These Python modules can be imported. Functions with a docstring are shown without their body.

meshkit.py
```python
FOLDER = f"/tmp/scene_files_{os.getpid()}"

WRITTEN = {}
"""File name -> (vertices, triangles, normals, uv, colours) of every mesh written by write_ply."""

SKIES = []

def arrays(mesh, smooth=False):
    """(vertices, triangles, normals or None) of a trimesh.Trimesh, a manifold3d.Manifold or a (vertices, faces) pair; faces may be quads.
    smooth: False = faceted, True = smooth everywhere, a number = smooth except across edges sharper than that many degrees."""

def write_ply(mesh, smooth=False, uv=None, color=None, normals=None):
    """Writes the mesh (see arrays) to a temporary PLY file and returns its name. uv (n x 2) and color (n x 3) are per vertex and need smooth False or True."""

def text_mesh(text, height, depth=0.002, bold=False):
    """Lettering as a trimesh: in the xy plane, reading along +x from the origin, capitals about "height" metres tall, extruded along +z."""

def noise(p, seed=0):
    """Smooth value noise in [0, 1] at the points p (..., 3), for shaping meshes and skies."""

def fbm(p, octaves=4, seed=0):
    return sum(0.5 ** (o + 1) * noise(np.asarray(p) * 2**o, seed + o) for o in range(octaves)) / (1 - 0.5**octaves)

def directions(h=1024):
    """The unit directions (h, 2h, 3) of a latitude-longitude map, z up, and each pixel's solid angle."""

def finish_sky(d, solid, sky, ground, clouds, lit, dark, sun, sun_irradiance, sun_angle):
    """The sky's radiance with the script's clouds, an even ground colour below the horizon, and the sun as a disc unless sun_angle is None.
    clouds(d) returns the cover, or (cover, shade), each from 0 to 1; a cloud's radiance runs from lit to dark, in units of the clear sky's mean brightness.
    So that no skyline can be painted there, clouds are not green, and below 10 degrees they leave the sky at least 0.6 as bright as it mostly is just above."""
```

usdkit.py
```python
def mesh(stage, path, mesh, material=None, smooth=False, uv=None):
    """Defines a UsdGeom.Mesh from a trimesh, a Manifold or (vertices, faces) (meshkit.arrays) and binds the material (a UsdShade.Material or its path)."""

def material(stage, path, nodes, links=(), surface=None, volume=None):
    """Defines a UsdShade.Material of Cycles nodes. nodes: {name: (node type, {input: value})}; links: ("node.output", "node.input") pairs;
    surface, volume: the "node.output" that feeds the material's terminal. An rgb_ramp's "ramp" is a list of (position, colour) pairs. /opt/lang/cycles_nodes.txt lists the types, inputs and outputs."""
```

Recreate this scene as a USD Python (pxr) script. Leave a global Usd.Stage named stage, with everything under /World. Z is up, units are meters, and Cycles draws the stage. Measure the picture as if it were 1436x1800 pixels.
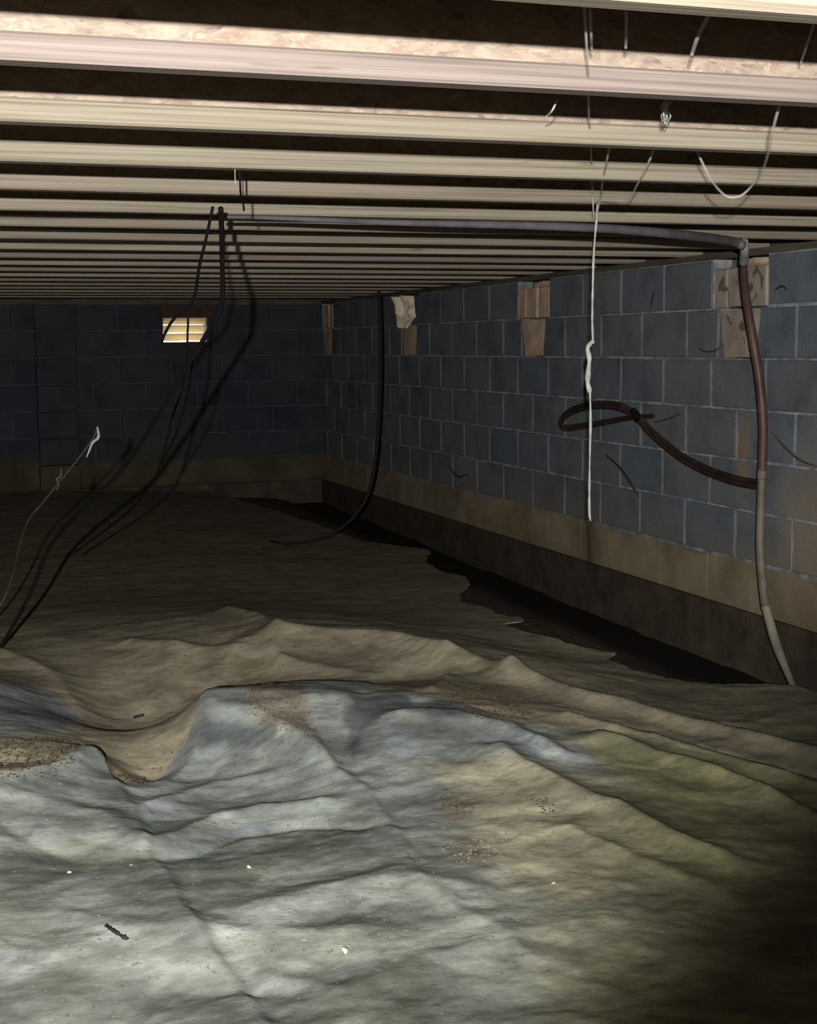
import math, random
import numpy as np, trimesh, usdkit, meshkit
from scipy.interpolate import RBFInterpolator
from scipy.spatial import ConvexHull
from pxr import Usd, UsdGeom, UsdLux, UsdShade, Gf, Sdf, Vt

random.seed(7)
rng = np.random.default_rng(7)
stage = Usd.Stage.CreateInMemory()
UsdGeom.SetStageUpAxis(stage, UsdGeom.Tokens.z)
UsdGeom.SetStageMetersPerUnit(stage, 1.0)
UsdGeom.Xform.Define(stage, '/World')
UsdGeom.Scope.Define(stage, '/World/Looks')

# ------------------------------------------------------------------ camera
FPX, YAW, PITCH, ROLL, CZ = 2526.0, 0.3311, 0.1151, -0.0099, 1.25
EYE = np.array([0.0, 0.0, CZ])
FWD = np.array([math.sin(YAW) * math.cos(PITCH), math.cos(YAW) * math.cos(PITCH), -math.sin(PITCH)])
R0 = np.array([math.cos(YAW), -math.sin(YAW), 0.0]); U0 = np.cross(R0, FWD)
RGT = math.cos(ROLL) * R0 + math.sin(ROLL) * U0
UPV = -math.sin(ROLL) * R0 + math.cos(ROLL) * U0
cam = UsdGeom.Camera.Define(stage, '/World/camera')
m4 = Gf.Matrix4d(*RGT, 0, *UPV, 0, *(-FWD), 0, *EYE, 1)
cam.AddTransformOp().Set(m4)
cam.CreateHorizontalApertureAttr(36.0); cam.CreateVerticalApertureAttr(36.0 * 1800 / 1436)
cam.CreateFocalLengthAttr(36.0 * FPX / 1436)
cam.CreateClippingRangeAttr(Gf.Vec2f(0.05, 100.0))
cam.CreateExposureAttr(0.0)

def ray(x, y): return FWD + RGT * (x - 718) / FPX + UPV * (900 - y) / FPX
def atz(x, y, z): d = ray(x, y); return d * ((z - CZ) / d[2]) + EYE
def atx(x, y, X): d = ray(x, y); return d * (X / d[0]) + EYE
def aty(x, y, Y): d = ray(x, y); return d * (Y / d[1]) + EYE

# ------------------------------------------------------------------ light
LAMP = np.array([-0.26, -0.575, 1.365])
LAMP_POWER, LAMP_CONE, LAMP_SOFT, LAMP_AIM = 335.0, 27.2, 0.45, (490, 605)
SKY = 2.6
lamp = UsdLux.SphereLight.Define(stage, '/World/headlamp')
lamp.CreateRadiusAttr(0.016); lamp.CreateIntensityAttr(LAMP_POWER); lamp.CreateNormalizeAttr(True)
lamp.CreateColorAttr(Gf.Vec3f(1.0, 0.975, 0.92))
sh = UsdLux.ShapingAPI.Apply(lamp.GetPrim())
sh.CreateShapingConeAngleAttr(LAMP_CONE); sh.CreateShapingConeSoftnessAttr(LAMP_SOFT)
_d = ray(*LAMP_AIM); _d = _d / np.linalg.norm(_d)
_r = np.cross(_d, [0, 0, 1]); _r /= np.linalg.norm(_r); _u = np.cross(_r, _d)
lamp.AddTransformOp().Set(Gf.Matrix4d(*_r, 0, *_u, 0, *(-_d), 0, *LAMP, 1))
dome = UsdLux.DomeLight.Define(stage, '/World/sky')
dome.CreateIntensityAttr(SKY); dome.CreateColorAttr(Gf.Vec3f(1.0, 0.93, 0.80))

# ------------------------------------------------------------------ helpers
_used = {}
def path(name, parent=None):
    base = (str(parent.GetPath()) if parent else '/World') + '/' + name
    n = _used.get(base, -1) + 1; _used[base] = n
    return base if n == 0 else f'{base}_{n:03d}'
def tag(p, label=None, cat=None, group=None, kind=None):
    for k, v in (('label', label), ('category', cat), ('group', group), ('kind', kind)):
        if v: p.SetCustomDataByKey(k, v)
    return p
def thing(name, label=None, cat=None, group=None, kind=None, loc=(0, 0, 0)):
    x = UsdGeom.Xform.Define(stage, path(name))
    if any(loc): x.AddTranslateOp().Set(Gf.Vec3d(*map(float, loc)))
    return tag(x.GetPrim(), label, cat, group, kind)
def obj(name, mesh, mat, parent=None, smooth=False, label=None, cat=None, group=None, kind=None):
    m = usdkit.mesh(stage, path(name, parent), mesh, mat, smooth=smooth)
    return tag(m.GetPrim(), label, cat, group, kind)
def box(x0, x1, y0, y1, z0, z1):
    b = trimesh.creation.box((x1 - x0, y1 - y0, z1 - z0)); b.apply_translation(((x0 + x1) / 2, (y0 + y1) / 2, (z0 + z1) / 2)); return b
def hull(pts):
    h = trimesh.Trimesh(np.asarray(pts), ConvexHull(pts).simplices, process=True)
    h.fix_normals(); return h
def chamfer(x0, x1, y0, y1, z0, z1, c=0.004, jit=0.0):
    lo, hi = np.array([x0, y0, z0]), np.array([x1, y1, z1]); P = []
    c = min(c, (hi - lo).min() * 0.3)
    for sx in (0, 1):
        for sy in (0, 1):
            for sz in (0, 1):
                s = np.array([sx, sy, sz]); p = lo + (hi - lo) * s; inn = np.where(s == 0, 1, -1) * c
                for k in range(3):
                    q = p + inn; q[k] = p[k]; P.append(q + (rng.uniform(-jit, jit, 3) if jit else 0))
    return hull(np.array(P))
def spline(P, n=12):
    P = np.asarray(P, float); P = np.vstack([2 * P[0] - P[1], P, 2 * P[-1] - P[-2]]); out = []
    for i in range(1, len(P) - 2):
        t = np.linspace(0, 1, n, endpoint=False)[:, None]; a, b, c, d = P[i - 1:i + 3]
        out.append(0.5 * (2 * b + (c - a) * t + (2 * a - 5 * b + 4 * c - d) * t ** 2 + (3 * b - a - 3 * c + d) * t ** 3))
    return np.vstack(out + [P[-2][None]])
def tube(P, r, sides=8):
    """A swept round tube along the points P; r a number or one radius per point."""
    P = np.asarray(P, float); r = np.broadcast_to(r, len(P)); T = np.gradient(P, axis=0); T /= np.maximum(np.linalg.norm(T, axis=1, keepdims=True), 1e-9)
    up = np.array([0, 0, 1.0]) if abs(T[0][2]) < 0.9 else np.array([1.0, 0, 0])
    N = np.cross(T[0], up); N /= np.linalg.norm(N); V = []
    a = np.linspace(0, 2 * np.pi, sides, endpoint=False)
    for p, t, rad in zip(P, T, r):
        N = N - t * (N @ t); N /= max(np.linalg.norm(N), 1e-9); B = np.cross(t, N)
        V.append(p + rad * (np.cos(a)[:, None] * N + np.sin(a)[:, None] * B))
    n = len(P); V = np.vstack(V + [P[0][None], P[-1][None]]); F = []
    for i in range(n - 1):
        for j in range(sides):
            k = (j + 1) % sides; F += [[i * sides + j, i * sides + k, (i + 1) * sides + k], [i * sides + j, (i + 1) * sides + k, (i + 1) * sides + j]]
    for j in range(sides):
        k = (j + 1) % sides; F += [[n * sides, k, j], [n * sides + 1, (n - 1) * sides + j, (n - 1) * sides + k]]
    return trimesh.Trimesh(V, F, process=False)
def interp_r(n, rs): return np.interp(np.linspace(0, 1, n), np.linspace(0, 1, len(rs)), rs)

# ------------------------------------------------------------------ materials
class G:
    """A small builder of Cycles node graphs."""
    def __init__(s, name): s.n, s.l, s.name, s.k = {}, [], name, 0
    def add(s, kind, ins=None, **links):
        s.k += 1; nm = f'n{s.k}'; s.n[nm] = (kind, ins or {})
        for k, v in links.items(): s.l.append((v, f'{nm}.{k}'))
        return nm
    def pos(s, scale=(1, 1, 1), rot=(0, 0, 0)):
        g = s.add('geometry'); return s.add('mapping', {'scale': scale, 'rotation': rot}, vector=g + '.position') + '.vector'
    def noise(s, vec, scale, detail=4.0, rough=0.55, dist=0.0): return s.add('noise_texture', {'scale': scale, 'detail': detail, 'roughness': rough, 'distortion': dist}, vector=vec) + '.fac'
    def ramp(s, fac, stops): return s.add('rgb_ramp', {'ramp': stops}, fac=fac) + '.color'
    def rng(s, v, a, b, c=0.0, d=1.0): return s.add('map_range', {'range_type': 'smoothstep', 'from_min': a, 'from_max': b, 'to_min': c, 'to_max': d, 'clamp': True}, value=v) + '.result'
    def mix(s, fac, a, b, mode='mix'):
        ins, links = {'blend_type': mode}, {}
        for k, v in (('fac', fac), ('a', a), ('b', b)):
            if isinstance(v, str): links[k] = v
            else: ins[k] = v
        return s.add('mix_color', ins, **links) + '.result'
    def math(s, op, a, b):
        ins, links = {'math_type': op}, {}
        for k, v in (('value1', a), ('value2', b)):
            if isinstance(v, str): links[k] = v
            else: ins[k] = v
        return s.add('math', ins, **links) + '.value'
    def blob(s, c, size):
        g = s.add('geometry'); d = s.add('vector_math', {'math_type': 'subtract', 'vector2': c}, vector1=g + '.position')
        e = s.add('vector_math', {'math_type': 'divide', 'vector2': size}, vector1=d + '.vector')
        f = s.add('vector_math', {'math_type': 'length'}, vector1=e + '.vector'); return s.rng(f + '.value', 1.0, 0.25)
    def z(s): g = s.add('geometry'); return s.add('separate_xyz', {}, vector=g + '.position') + '.z'
    def rand(s): return s.add('object_info') + '.random'
    def done(s, color, rough=0.8, spec=0.3, bump=None, dist=0.004, strength=0.6, **extra):
        ins = {'roughness': rough, 'specular_ior_level': spec, **extra}; links = {}
        if isinstance(color, str): links['base_color'] = color
        else: ins['base_color'] = color
        if bump: links['normal'] = s.add('bump', {'distance': dist, 'strength': strength}, height=bump) + '.normal'
        if isinstance(rough, str): ins.pop('roughness'); links['roughness'] = rough
        p = s.add('principled_bsdf', ins, **links)
        return usdkit.material(stage, f'/World/Looks/{s.name}', s.n, s.l, surface=p + '.BSDF')

def block_material(name, shades, warmth=0.55, mud=1.0):
    g = G(name)
    base = g.ramp(g.rand(), [(i / (len(shades) - 1), c) for i, c in enumerate(shades)])
    v = g.pos()
    base = g.mix(0.75, base, g.ramp(g.noise(v, 5.0, 5.0), [(0.3, (0.55, 0.56, 0.58)), (0.5, (1, 1, 1)), (0.72, (1.25, 1.22, 1.18))]), 'multiply')
    base = g.mix(g.rng(g.noise(v, 60.0, 3.0), 0.60, 0.75, 0, 0.5), base, (0.05, 0.05, 0.055))
    warm = g.rng(g.noise(v, 1.1, 3.0), 0.52, 0.70, 0, warmth)
    base = g.mix(warm, base, (0.16, 0.125, 0.10))
    z = g.math('add', g.z(), g.math('multiply', g.noise(v, 3.0, 5.0), 0.10))
    base = g.mix(g.rng(z, 0.62, 0.43, 0, 0.45), base, (0.17 * mud, 0.15 * mud, 0.115 * mud))
    base = g.mix(g.rng(z, 0.435, 0.405, 0, 1.0), base, g.ramp(g.noise(v, 4.0, 4.0), [(0.35, (0.17 * mud, 0.135 * mud, 0.085 * mud)), (0.65, (0.28 * mud, 0.235 * mud, 0.155 * mud))]))
    for c, s, col, k in OCHRE_AND_GLOW: base = g.mix(g.math('multiply', g.blob(c, s), k), base, col)
    return g.done(base, 0.9, 0.2, g.noise(v, 90.0, 4.0), 0.004, 0.5)
WX = 3.159
OCHRE_AND_GLOW = [((WX, 5.03, 0.80), (0.2, 0.085, 0.26), (0.27, 0.19, 0.11), 0.55), ((WX, 4.55, 0.52), (0.3, 0.35, 0.42), (0.27, 0.215, 0.15), 0.6)]  # ochre streak first, then the lamp's warm glow painted into the wall colour
M = {}
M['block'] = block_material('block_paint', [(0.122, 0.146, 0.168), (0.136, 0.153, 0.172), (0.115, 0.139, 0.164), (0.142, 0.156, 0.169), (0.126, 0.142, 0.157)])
M['block_back'] = block_material('block_paint_damp', [(0.032, 0.040, 0.052), (0.040, 0.047, 0.057), (0.029, 0.037, 0.049)], 0.08, 0.30)  # block colour darkened to stand in for the weak light far away
def simple(name, color, rough=0.8, spec=0.3, var=0.35, scale=12.0, bscale=60.0, dist=0.003, stretch=(1, 1, 1), **kw):
    g = G(name); v = g.pos(stretch)
    c = g.mix(1.0, color, g.ramp(g.noise(v, scale, 5.0), [(0.3, (1 - var,) * 3), (0.5, (1, 1, 1)), (0.7, (1 + var,) * 3)]), 'multiply')
    return g.done(c, rough, spec, g.noise(v, bscale, 3.0), dist, **kw)
def mortar_material(name, c0, c1, mud=1.0):
    g = G(name); v = g.pos(); z = g.math('add', g.z(), g.math('multiply', g.noise(v, 3.0, 5.0), 0.10))
    c = g.ramp(g.noise(v, 14.0, 5.0), [(0.38, c0), (0.62, c1)])
    c = g.mix(g.rng(z, 0.435, 0.405, 0, 1.0), c, g.ramp(g.noise(v, 4.0, 4.0), [(0.35, (0.17 * mud, 0.135 * mud, 0.085 * mud)), (0.65, (0.28 * mud, 0.235 * mud, 0.155 * mud))]))
    return g.done(c, 0.95, 0.15, g.noise(v, 70.0, 4.0), 0.005)
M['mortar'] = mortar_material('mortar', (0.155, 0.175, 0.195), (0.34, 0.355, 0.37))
M['mortar_back'] = mortar_material('mortar_damp', (0.05, 0.058, 0.068), (0.075, 0.082, 0.09), 0.30)  # mortar darkened likewise for the weak far light
M['filler'] = simple('tan_filler_brick', (0.490, 0.360, 0.252), 0.9, 0.15, 0.3, 9.0)
def filler_grey():
    g = G('pale_concrete_filler'); v = g.pos()
    c = g.ramp(g.noise(v, 11.0, 4.0), [(0.35, (0.27, 0.225, 0.19)), (0.65, (0.37, 0.32, 0.27))])
    c = g.mix(g.rng(g.noise(v, 13.0, 2.0, 0.5, 0.6), 0.60, 0.66, 0, 0.8), c, (0.10, 0.055, 0.04))
    return g.done(c, 0.9, 0.15, g.noise(v, 60.0, 3.0), 0.003)
M['filler_grey'] = filler_grey()
M['paper'] = simple('crumpled_kraft_paper', (0.88, 0.74, 0.57), 0.7, 0.2, 0.12, 20.0)
M['footing'] = simple('damp_footing', (0.058, 0.045, 0.033), 0.85, 0.2, 0.4, 7.0, 50.0, 0.006)  # one dark brown for the whole footing
M['sill'] = simple('treated_sill', (0.085, 0.075, 0.055), 0.85, 0.2, 0.4, 6.0, 40.0, 0.002, (1, 0.3, 4))
M['shell'] = simple('shell_blocks', (0.12, 0.12, 0.12), 0.9, 0.2)
M['subfloor'] = simple('subfloor_board', (0.231, 0.184, 0.136), 0.85, 0.2, 0.3, 25.0)
M['black_rubber'] = simple('black_cable_jacket', (0.006, 0.006, 0.006), 0.7, 0.15, 0.3, 30.0)
M['grey_cable'] = simple('dusty_cable_jacket', (0.07, 0.065, 0.055), 0.75, 0.25, 0.4, 30.0)
M['far_cable'] = simple('black_far_cable', (0.018, 0.017, 0.016), 0.8, 0.1, 0.3, 30.0)
M['bundle'] = simple('dusty_purple_grey_pipe', (0.109, 0.099, 0.109), 0.6, 0.35, 0.35, 12.0)
M['brown_pipe'] = simple('brown_conduit', (0.078, 0.044, 0.034), 0.5, 0.4, 0.35, 14.0)
M['dark_hose'] = simple('dark_brown_hose', (0.037, 0.024, 0.020), 0.5, 0.4, 0.4, 16.0)
M['grey_pipe'] = simple('grey_tan_conduit', (0.150, 0.129, 0.105), 0.55, 0.35, 0.3, 14.0)
M['pale_pipe'] = simple('pale_plastic_sleeve', (0.224, 0.224, 0.163), 0.6, 0.3, 0.3, 10.0)
M['tape'] = simple('grey_wrap', (0.272, 0.286, 0.292), 0.6, 0.3, 0.3, 30.0)
M['string'] = simple('dusty_white_string', (0.357, 0.367, 0.337), 0.95, 0.1, 0.3, 60.0)
M['string_dark'] = simple('blackened_string', (0.02, 0.018, 0.016), 0.95, 0.1, 0.3, 60.0)
M['root'] = simple('thin_dark_root', (0.035, 0.032, 0.03), 0.95, 0.1)
def blade_material():
    g = G('vent_blade'); a = g.add('diffuse_bsdf', {'color': (0.72, 0.66, 0.52)}); b = g.add('translucent_bsdf', {'color': (0.75, 0.66, 0.48)})
    m = g.add('mix_closure', {'fac': 0.55}, closure1=a + '.BSDF', closure2=b + '.BSDF')
    return usdkit.material(stage, '/World/Looks/vent_blade', g.n, g.l, surface=m + '.closure')
M['blade'] = blade_material()
M['vent_wood'] = simple('vent_frame_wood', (0.06, 0.035, 0.025), 0.8, 0.2, 0.4, 15.0)
M['grade'] = simple('ground_outside', (0.55, 0.48, 0.34), 0.9, 0.1)
M['chip'] = simple('pale_wood_chip', (0.30, 0.255, 0.18), 0.9, 0.1, 0.4, 200.0)
M['chip_dark'] = simple('dark_mud_crumb', (0.10, 0.075, 0.05), 0.9, 0.1, 0.4, 200.0)
M['pebble'] = simple('white_fleck', (0.5, 0.52, 0.48), 0.8, 0.2, 0.1, 60.0)
def web_material():
    g = G('cobweb_silk')
    a = g.add('transparent_bsdf'); b = g.add('diffuse_bsdf', {'color': (0.75, 0.74, 0.70)})
    m = g.add('mix_closure', {'fac': 0.27}, closure1=a + '.BSDF', closure2=b + '.BSDF')
    return usdkit.material(stage, '/World/Looks/cobweb_silk', g.n, g.l, surface=m + '.closure')
M['web'] = web_material()
def soil_material():
    g = G('wet_dark_soil'); v = g.pos(); x = g.add('separate_xyz', {}, vector=g.add('geometry') + '.position') + '.x'
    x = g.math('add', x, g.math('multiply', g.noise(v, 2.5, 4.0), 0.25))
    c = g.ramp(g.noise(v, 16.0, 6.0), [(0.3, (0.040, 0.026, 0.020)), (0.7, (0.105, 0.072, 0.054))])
    c = g.mix(g.rng(x, 2.80, 3.05), c, (0.006, 0.005, 0.004))  # nearly black strip beside the right wall
    return g.done(c, 0.8, 0.25, g.noise(v, 30.0, 6.0), 0.02, 0.8)
M['soil'] = soil_material()
def sheet_material(name):
    g = G(name); v = g.pos()
    t = g.add('attribute', {'attribute': 'tone'}) + '.color'
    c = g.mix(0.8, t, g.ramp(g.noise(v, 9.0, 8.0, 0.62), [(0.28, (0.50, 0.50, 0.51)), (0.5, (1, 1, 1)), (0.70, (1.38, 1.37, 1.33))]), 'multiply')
    c = g.mix(0.7, c, g.ramp(g.noise(g.pos((0.8, 2.4, 1.0), (0, 0, 0.25)), 17.0, 8.0, 0.68), [(0.30, (0.62, 0.63, 0.64)), (0.5, (1, 1, 1)), (0.70, (1.34, 1.33, 1.30))]), 'multiply')
    c = g.mix(g.rng(g.noise(v, 70.0, 3.0), 0.62, 0.70, 0, 0.55), c, (0.12, 0.10, 0.075))
    c = g.mix(g.rng(g.noise(v, 55.0, 2.0), 0.70, 0.76, 0, 0.5), c, (0.62, 0.62, 0.56))
    return g.done(c, 0.62, 0.3, g.noise(v, 22.0, 7.0, 0.6), 0.010, 0.40)
M['sheet'] = sheet_material('dusty_plastic_sheet')
def wood(name, tint):
    g = G(name); v = g.pos((1.6, 150, 150)); r = g.rand()
    vv = g.add('vector_math', {'math_type': 'add'}, vector1=v, vector2=g.add('combine_xyz', {}, x=g.math('multiply', r, 40.0)) + '.vector') + '.vector'
    c = g.mix(1.0, tint, g.ramp(g.noise(vv, 1.0, 6.0, 0.6), [(0.30, (0.55, 0.52, 0.51)), (0.46, (0.94, 0.93, 0.92)), (0.68, (1.25, 1.25, 1.27))]), 'multiply')
    k = g.noise(g.pos((3.0, 22, 30)), 1.0, 2.0)
    c = g.mix(g.rng(k, 0.70, 0.76, 0, 0.7), c, (0.10, 0.07, 0.045))
    return g.done(c, 0.75, 0.25, g.noise(vv, 1.5, 4.0), 0.0015, 0.5)
WOODS = [wood('flange_cream', (0.291, 0.251, 0.192)), wood('flange_pink', (0.213, 0.174, 0.157)), wood('flange_straw', (0.248, 0.217, 0.166)), wood('flange_tan', (0.220, 0.186, 0.144))]
def osb():
    g = G('strand_board'); v = g.pos((1.0, 1.0, 2.3), (0.0, 0.6, 0.0))
    d = g.add('noise_texture', {'scale': 30.0, 'detail': 3.0}, vector=v) + '.color'
    v2 = g.add('vector_math', {'math_type': 'multiply_add', 'vector2': (0.035, 0.035, 0.035)}, vector1=d, vector3=v) + '.vector'
    vo = g.add('voronoi_texture', {'scale': 42.0, 'randomness': 1.0}, vector=v2)
    r = g.math('add', g.math('multiply', g.add('separate_color', {}, color=vo + '.color') + '.r', 0.6), g.math('multiply', g.rng(g.noise(v, 16.0, 4.0, 0.7, 1.0), 0.3, 0.7), 0.4))
    c = g.ramp(r, [(0.0, (0.139, 0.090, 0.081)), (0.2, (0.244, 0.192, 0.157)), (0.5, (0.326, 0.268, 0.209)), (0.75, (0.255, 0.180, 0.145)), (0.9, (0.384, 0.331, 0.261)), (1.0, (0.174, 0.122, 0.116))])
    c = g.mix(0.6, c, g.ramp(g.noise(g.pos((6, 20, 20)), 3.0, 5.0), [(0.3, (0.75, 0.75, 0.75)), (0.7, (1.15, 1.15, 1.15))]), 'multiply')
    return g.done(c, 0.8, 0.2, r, 0.0015, 0.5)
M['osb'] = osb()

# ------------------------------------------------------------------ the floor's relief
Z7, ZJ = 0.1692, 1.62          # top of the footing; underside of the joists
CTRL = [(0,1800,.22),(718,1800,.22),(1436,1800,.19),(0,1600,.245),(718,1600,.22),(1300,1600,.17),(300,1500,.22),(1000,1450,.19),(1436,1450,.14),
 (380,1225,.29),(660,1220,.27),(520,1205,.25),(900,1225,.21),(0,1200,.25),(140,1275,.19),(250,1300,.12),(260,1375,.15),(170,1335,.23),
 (200,1250,.10),(300,1180,.15),(560,1175,.16),(700,1190,.16),(60,1130,.17),
 (400,1078,.19),(490,1112,.21),(650,1125,.20),(780,1147,.20),(900,1190,.18),(1150,1260,.13),(1436,1345,.10),
 (400,1040,.10),(700,1080,.08),(950,1140,.06),(1200,1200,.05),(1436,1218,.045),(1300,1230,.06),
 (0,1050,.12),(0,950,.13),(300,900,.13),(300,862,.13),(600,1000,.08),(740,975,.05),(815,1020,.05),(900,1088,.05),(1000,1130,.05)]
cp = np.array([np.r_[atz(x, y, z)[:2], z] for x, y, z in CTRL] + [(-1.5, y, .2) for y in (0, 2, 4)] + [(-1.5, y, .13) for y in (6, 9, 11.3)] + [(0, 0.3, .2), (1.5, 0.3, .17), (3, 0.5, .1), (3, 2.5, .09), (1, 11.3, .17), (2.9, 3.6, .05)])
_rbf = RBFInterpolator(cp[:, :2], cp[:, 2], kernel='thin_plate_spline', smoothing=2e-3)
def base_z(P): return np.clip(_rbf(np.atleast_2d(P)[:, :2]), 0.02, 0.34)
def on_floor(x, y, f=None):
    z = 0.15
    for _ in range(25): z = 0.5 * z + 0.5 * float((f or base_z)(atz(x, y, z)[None, :2])[0])
    return atz(x, y, z)
def line(pts): return np.array([on_floor(*p)[:2] for p in pts])
def seg_dist(P, L):
    """distance to the polyline L, and the side (+ left of its run)."""
    best, side = np.full(len(P), 1e9), np.zeros(len(P))
    for a, b in zip(L[:-1], L[1:]):
        d = b - a; t = np.clip(((P - a) @ d) / max(d @ d, 1e-9), 0, 1); q = P - (a + t[:, None] * d); r = np.hypot(q[:, 0], q[:, 1])
        s = d[0] * (P[:, 1] - a[1]) - d[1] * (P[:, 0] - a[0]); w = r < best
        best[w] = r[w]; side[w] = np.sign(s[w])
    return best, side
def inside(P, poly):
    x, y = P[:, 0], P[:, 1]; c = np.zeros(len(P), bool); n = len(poly)
    for i in range(n):
        (x1, y1), (x2, y2) = poly[i], poly[i - 1]
        with np.errstate(divide='ignore', invalid='ignore'):
            c ^= ((y1 > y) != (y2 > y)) & (x < (x2 - x1) * (y - y1) / (y2 - y1 + 1e-12) + x1)
    return c
def sdf(P, poly):
    d, _ = seg_dist(P, np.vstack([poly, poly[:1]])); return np.where(inside(P, poly), d, -d)
# (run of the fold in the photograph, height, half width, kind)
FOLDS = [([(165,1330),(205,1385),(235,1440),(255,1500),(290,1540),(312,1600),(345,1650),(368,1690),(420,1740),(455,1800),(480,1850)], .012, .05, 'step'),
 ([(545,1300),(590,1365),(640,1395),(675,1440),(712,1502)], .010, .05, 'step'),
 ([(262,1490),(320,1470),(380,1440),(460,1425),(560,1420)], .020, .035, 'ridge'),
 ([(240,1425),(300,1410),(380,1385),(470,1370)], .014, .03, 'ridge'),
 ([(262,1510),(340,1500),(420,1465),(520,1450),(640,1455)], -.014, .03, 'ridge'),
 ([(360,1235),(365,1290),(345,1340),(290,1390)], .030, .05, 'ridge'),
 ([(380,1260),(450,1265),(510,1300),(560,1335),(600,1370)], .030, .05, 'ridge'),
 ([(640,1215),(640,1260),(615,1310),(610,1360)], -.020, .05, 'ridge'),
 ([(700,1265),(800,1268),(900,1290),(980,1330)], .028, .045, 'ridge'),
 ([(165,1335),(110,1355),(40,1365),(-40,1375)], .020, .05, 'ridge'),
 ([(0,1400),(90,1420),(180,1440),(250,1495)], .018, .05, 'ridge'),
 ([(0,1445),(60,1480),(120,1500)], -.018, .05, 'ridge'),
 ([(900,1190),(1020,1230),(1150,1265),(1290,1300),(1436,1338),(1500,1352)], .050, .055, 'ridge'),
 ([(1000,1262),(1150,1305),(1290,1345),(1436,1390)], .032, .04, 'ridge'),
 ([(1060,1310),(1200,1350),(1330,1400),(1436,1455)], .040, .05, 'ridge'),
 ([(1180,1300),(1300,1335),(1436,1362)], -.026, .03, 'ridge'),
 ([(880,1330),(1000,1400),(1100,1440),(1190,1490),(1260,1510)], .036, .05, 'ridge'),
 ([(1000,1470),(1120,1520),(1240,1560)], .018, .05, 'ridge'),
 ([(400,1075),(450,1085),(485,1110),(480,1150),(500,1170)], .030, .05, 'ridge'),
 ([(490,1112),(580,1118),(700,1125),(785,1147),(900,1190)], .040, .07, 'ridge'),
 ([(785,1147),(795,1185),(760,1215)], .020, .04, 'ridge'),
 ([(230,1130),(300,1138),(360,1148),(410,1150)], .024, .05, 'ridge'),
 ([(500,1165),(560,1175),(650,1190)], .016, .04, 'ridge'),
 ([(0,1150),(60,1170),(95,1190),(140,1250)], .026, .06, 'ridge'),
 ([(300,1140),(300,1200),(260,1240)], .020, .06, 'ridge'),
 ([(430,1130),(400,1170),(340,1200),(260,1250)], .020, .06, 'ridge'),
 ([(0,1690),(100,1680),(200,1660),(320,1640),(430,1660),(600,1650)], .018, .07, 'ridge'),
 ([(480,1600),(600,1580),(700,1550),(800,1560)], .016, .06, 'ridge'),
 ([(150,1790),(300,1740),(500,1745)], -.016, .06, 'ridge'),
 ([(740,1560),(800,1600),(880,1640),(930,1690)], .010, .03, 'ridge'),
 ([(470,1720),(540,1730),(590,1750)], .012, .03, 'ridge')]
FOLDS = [(line(p), h * .8, w, k) for p, h, w, k in FOLDS]
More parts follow.
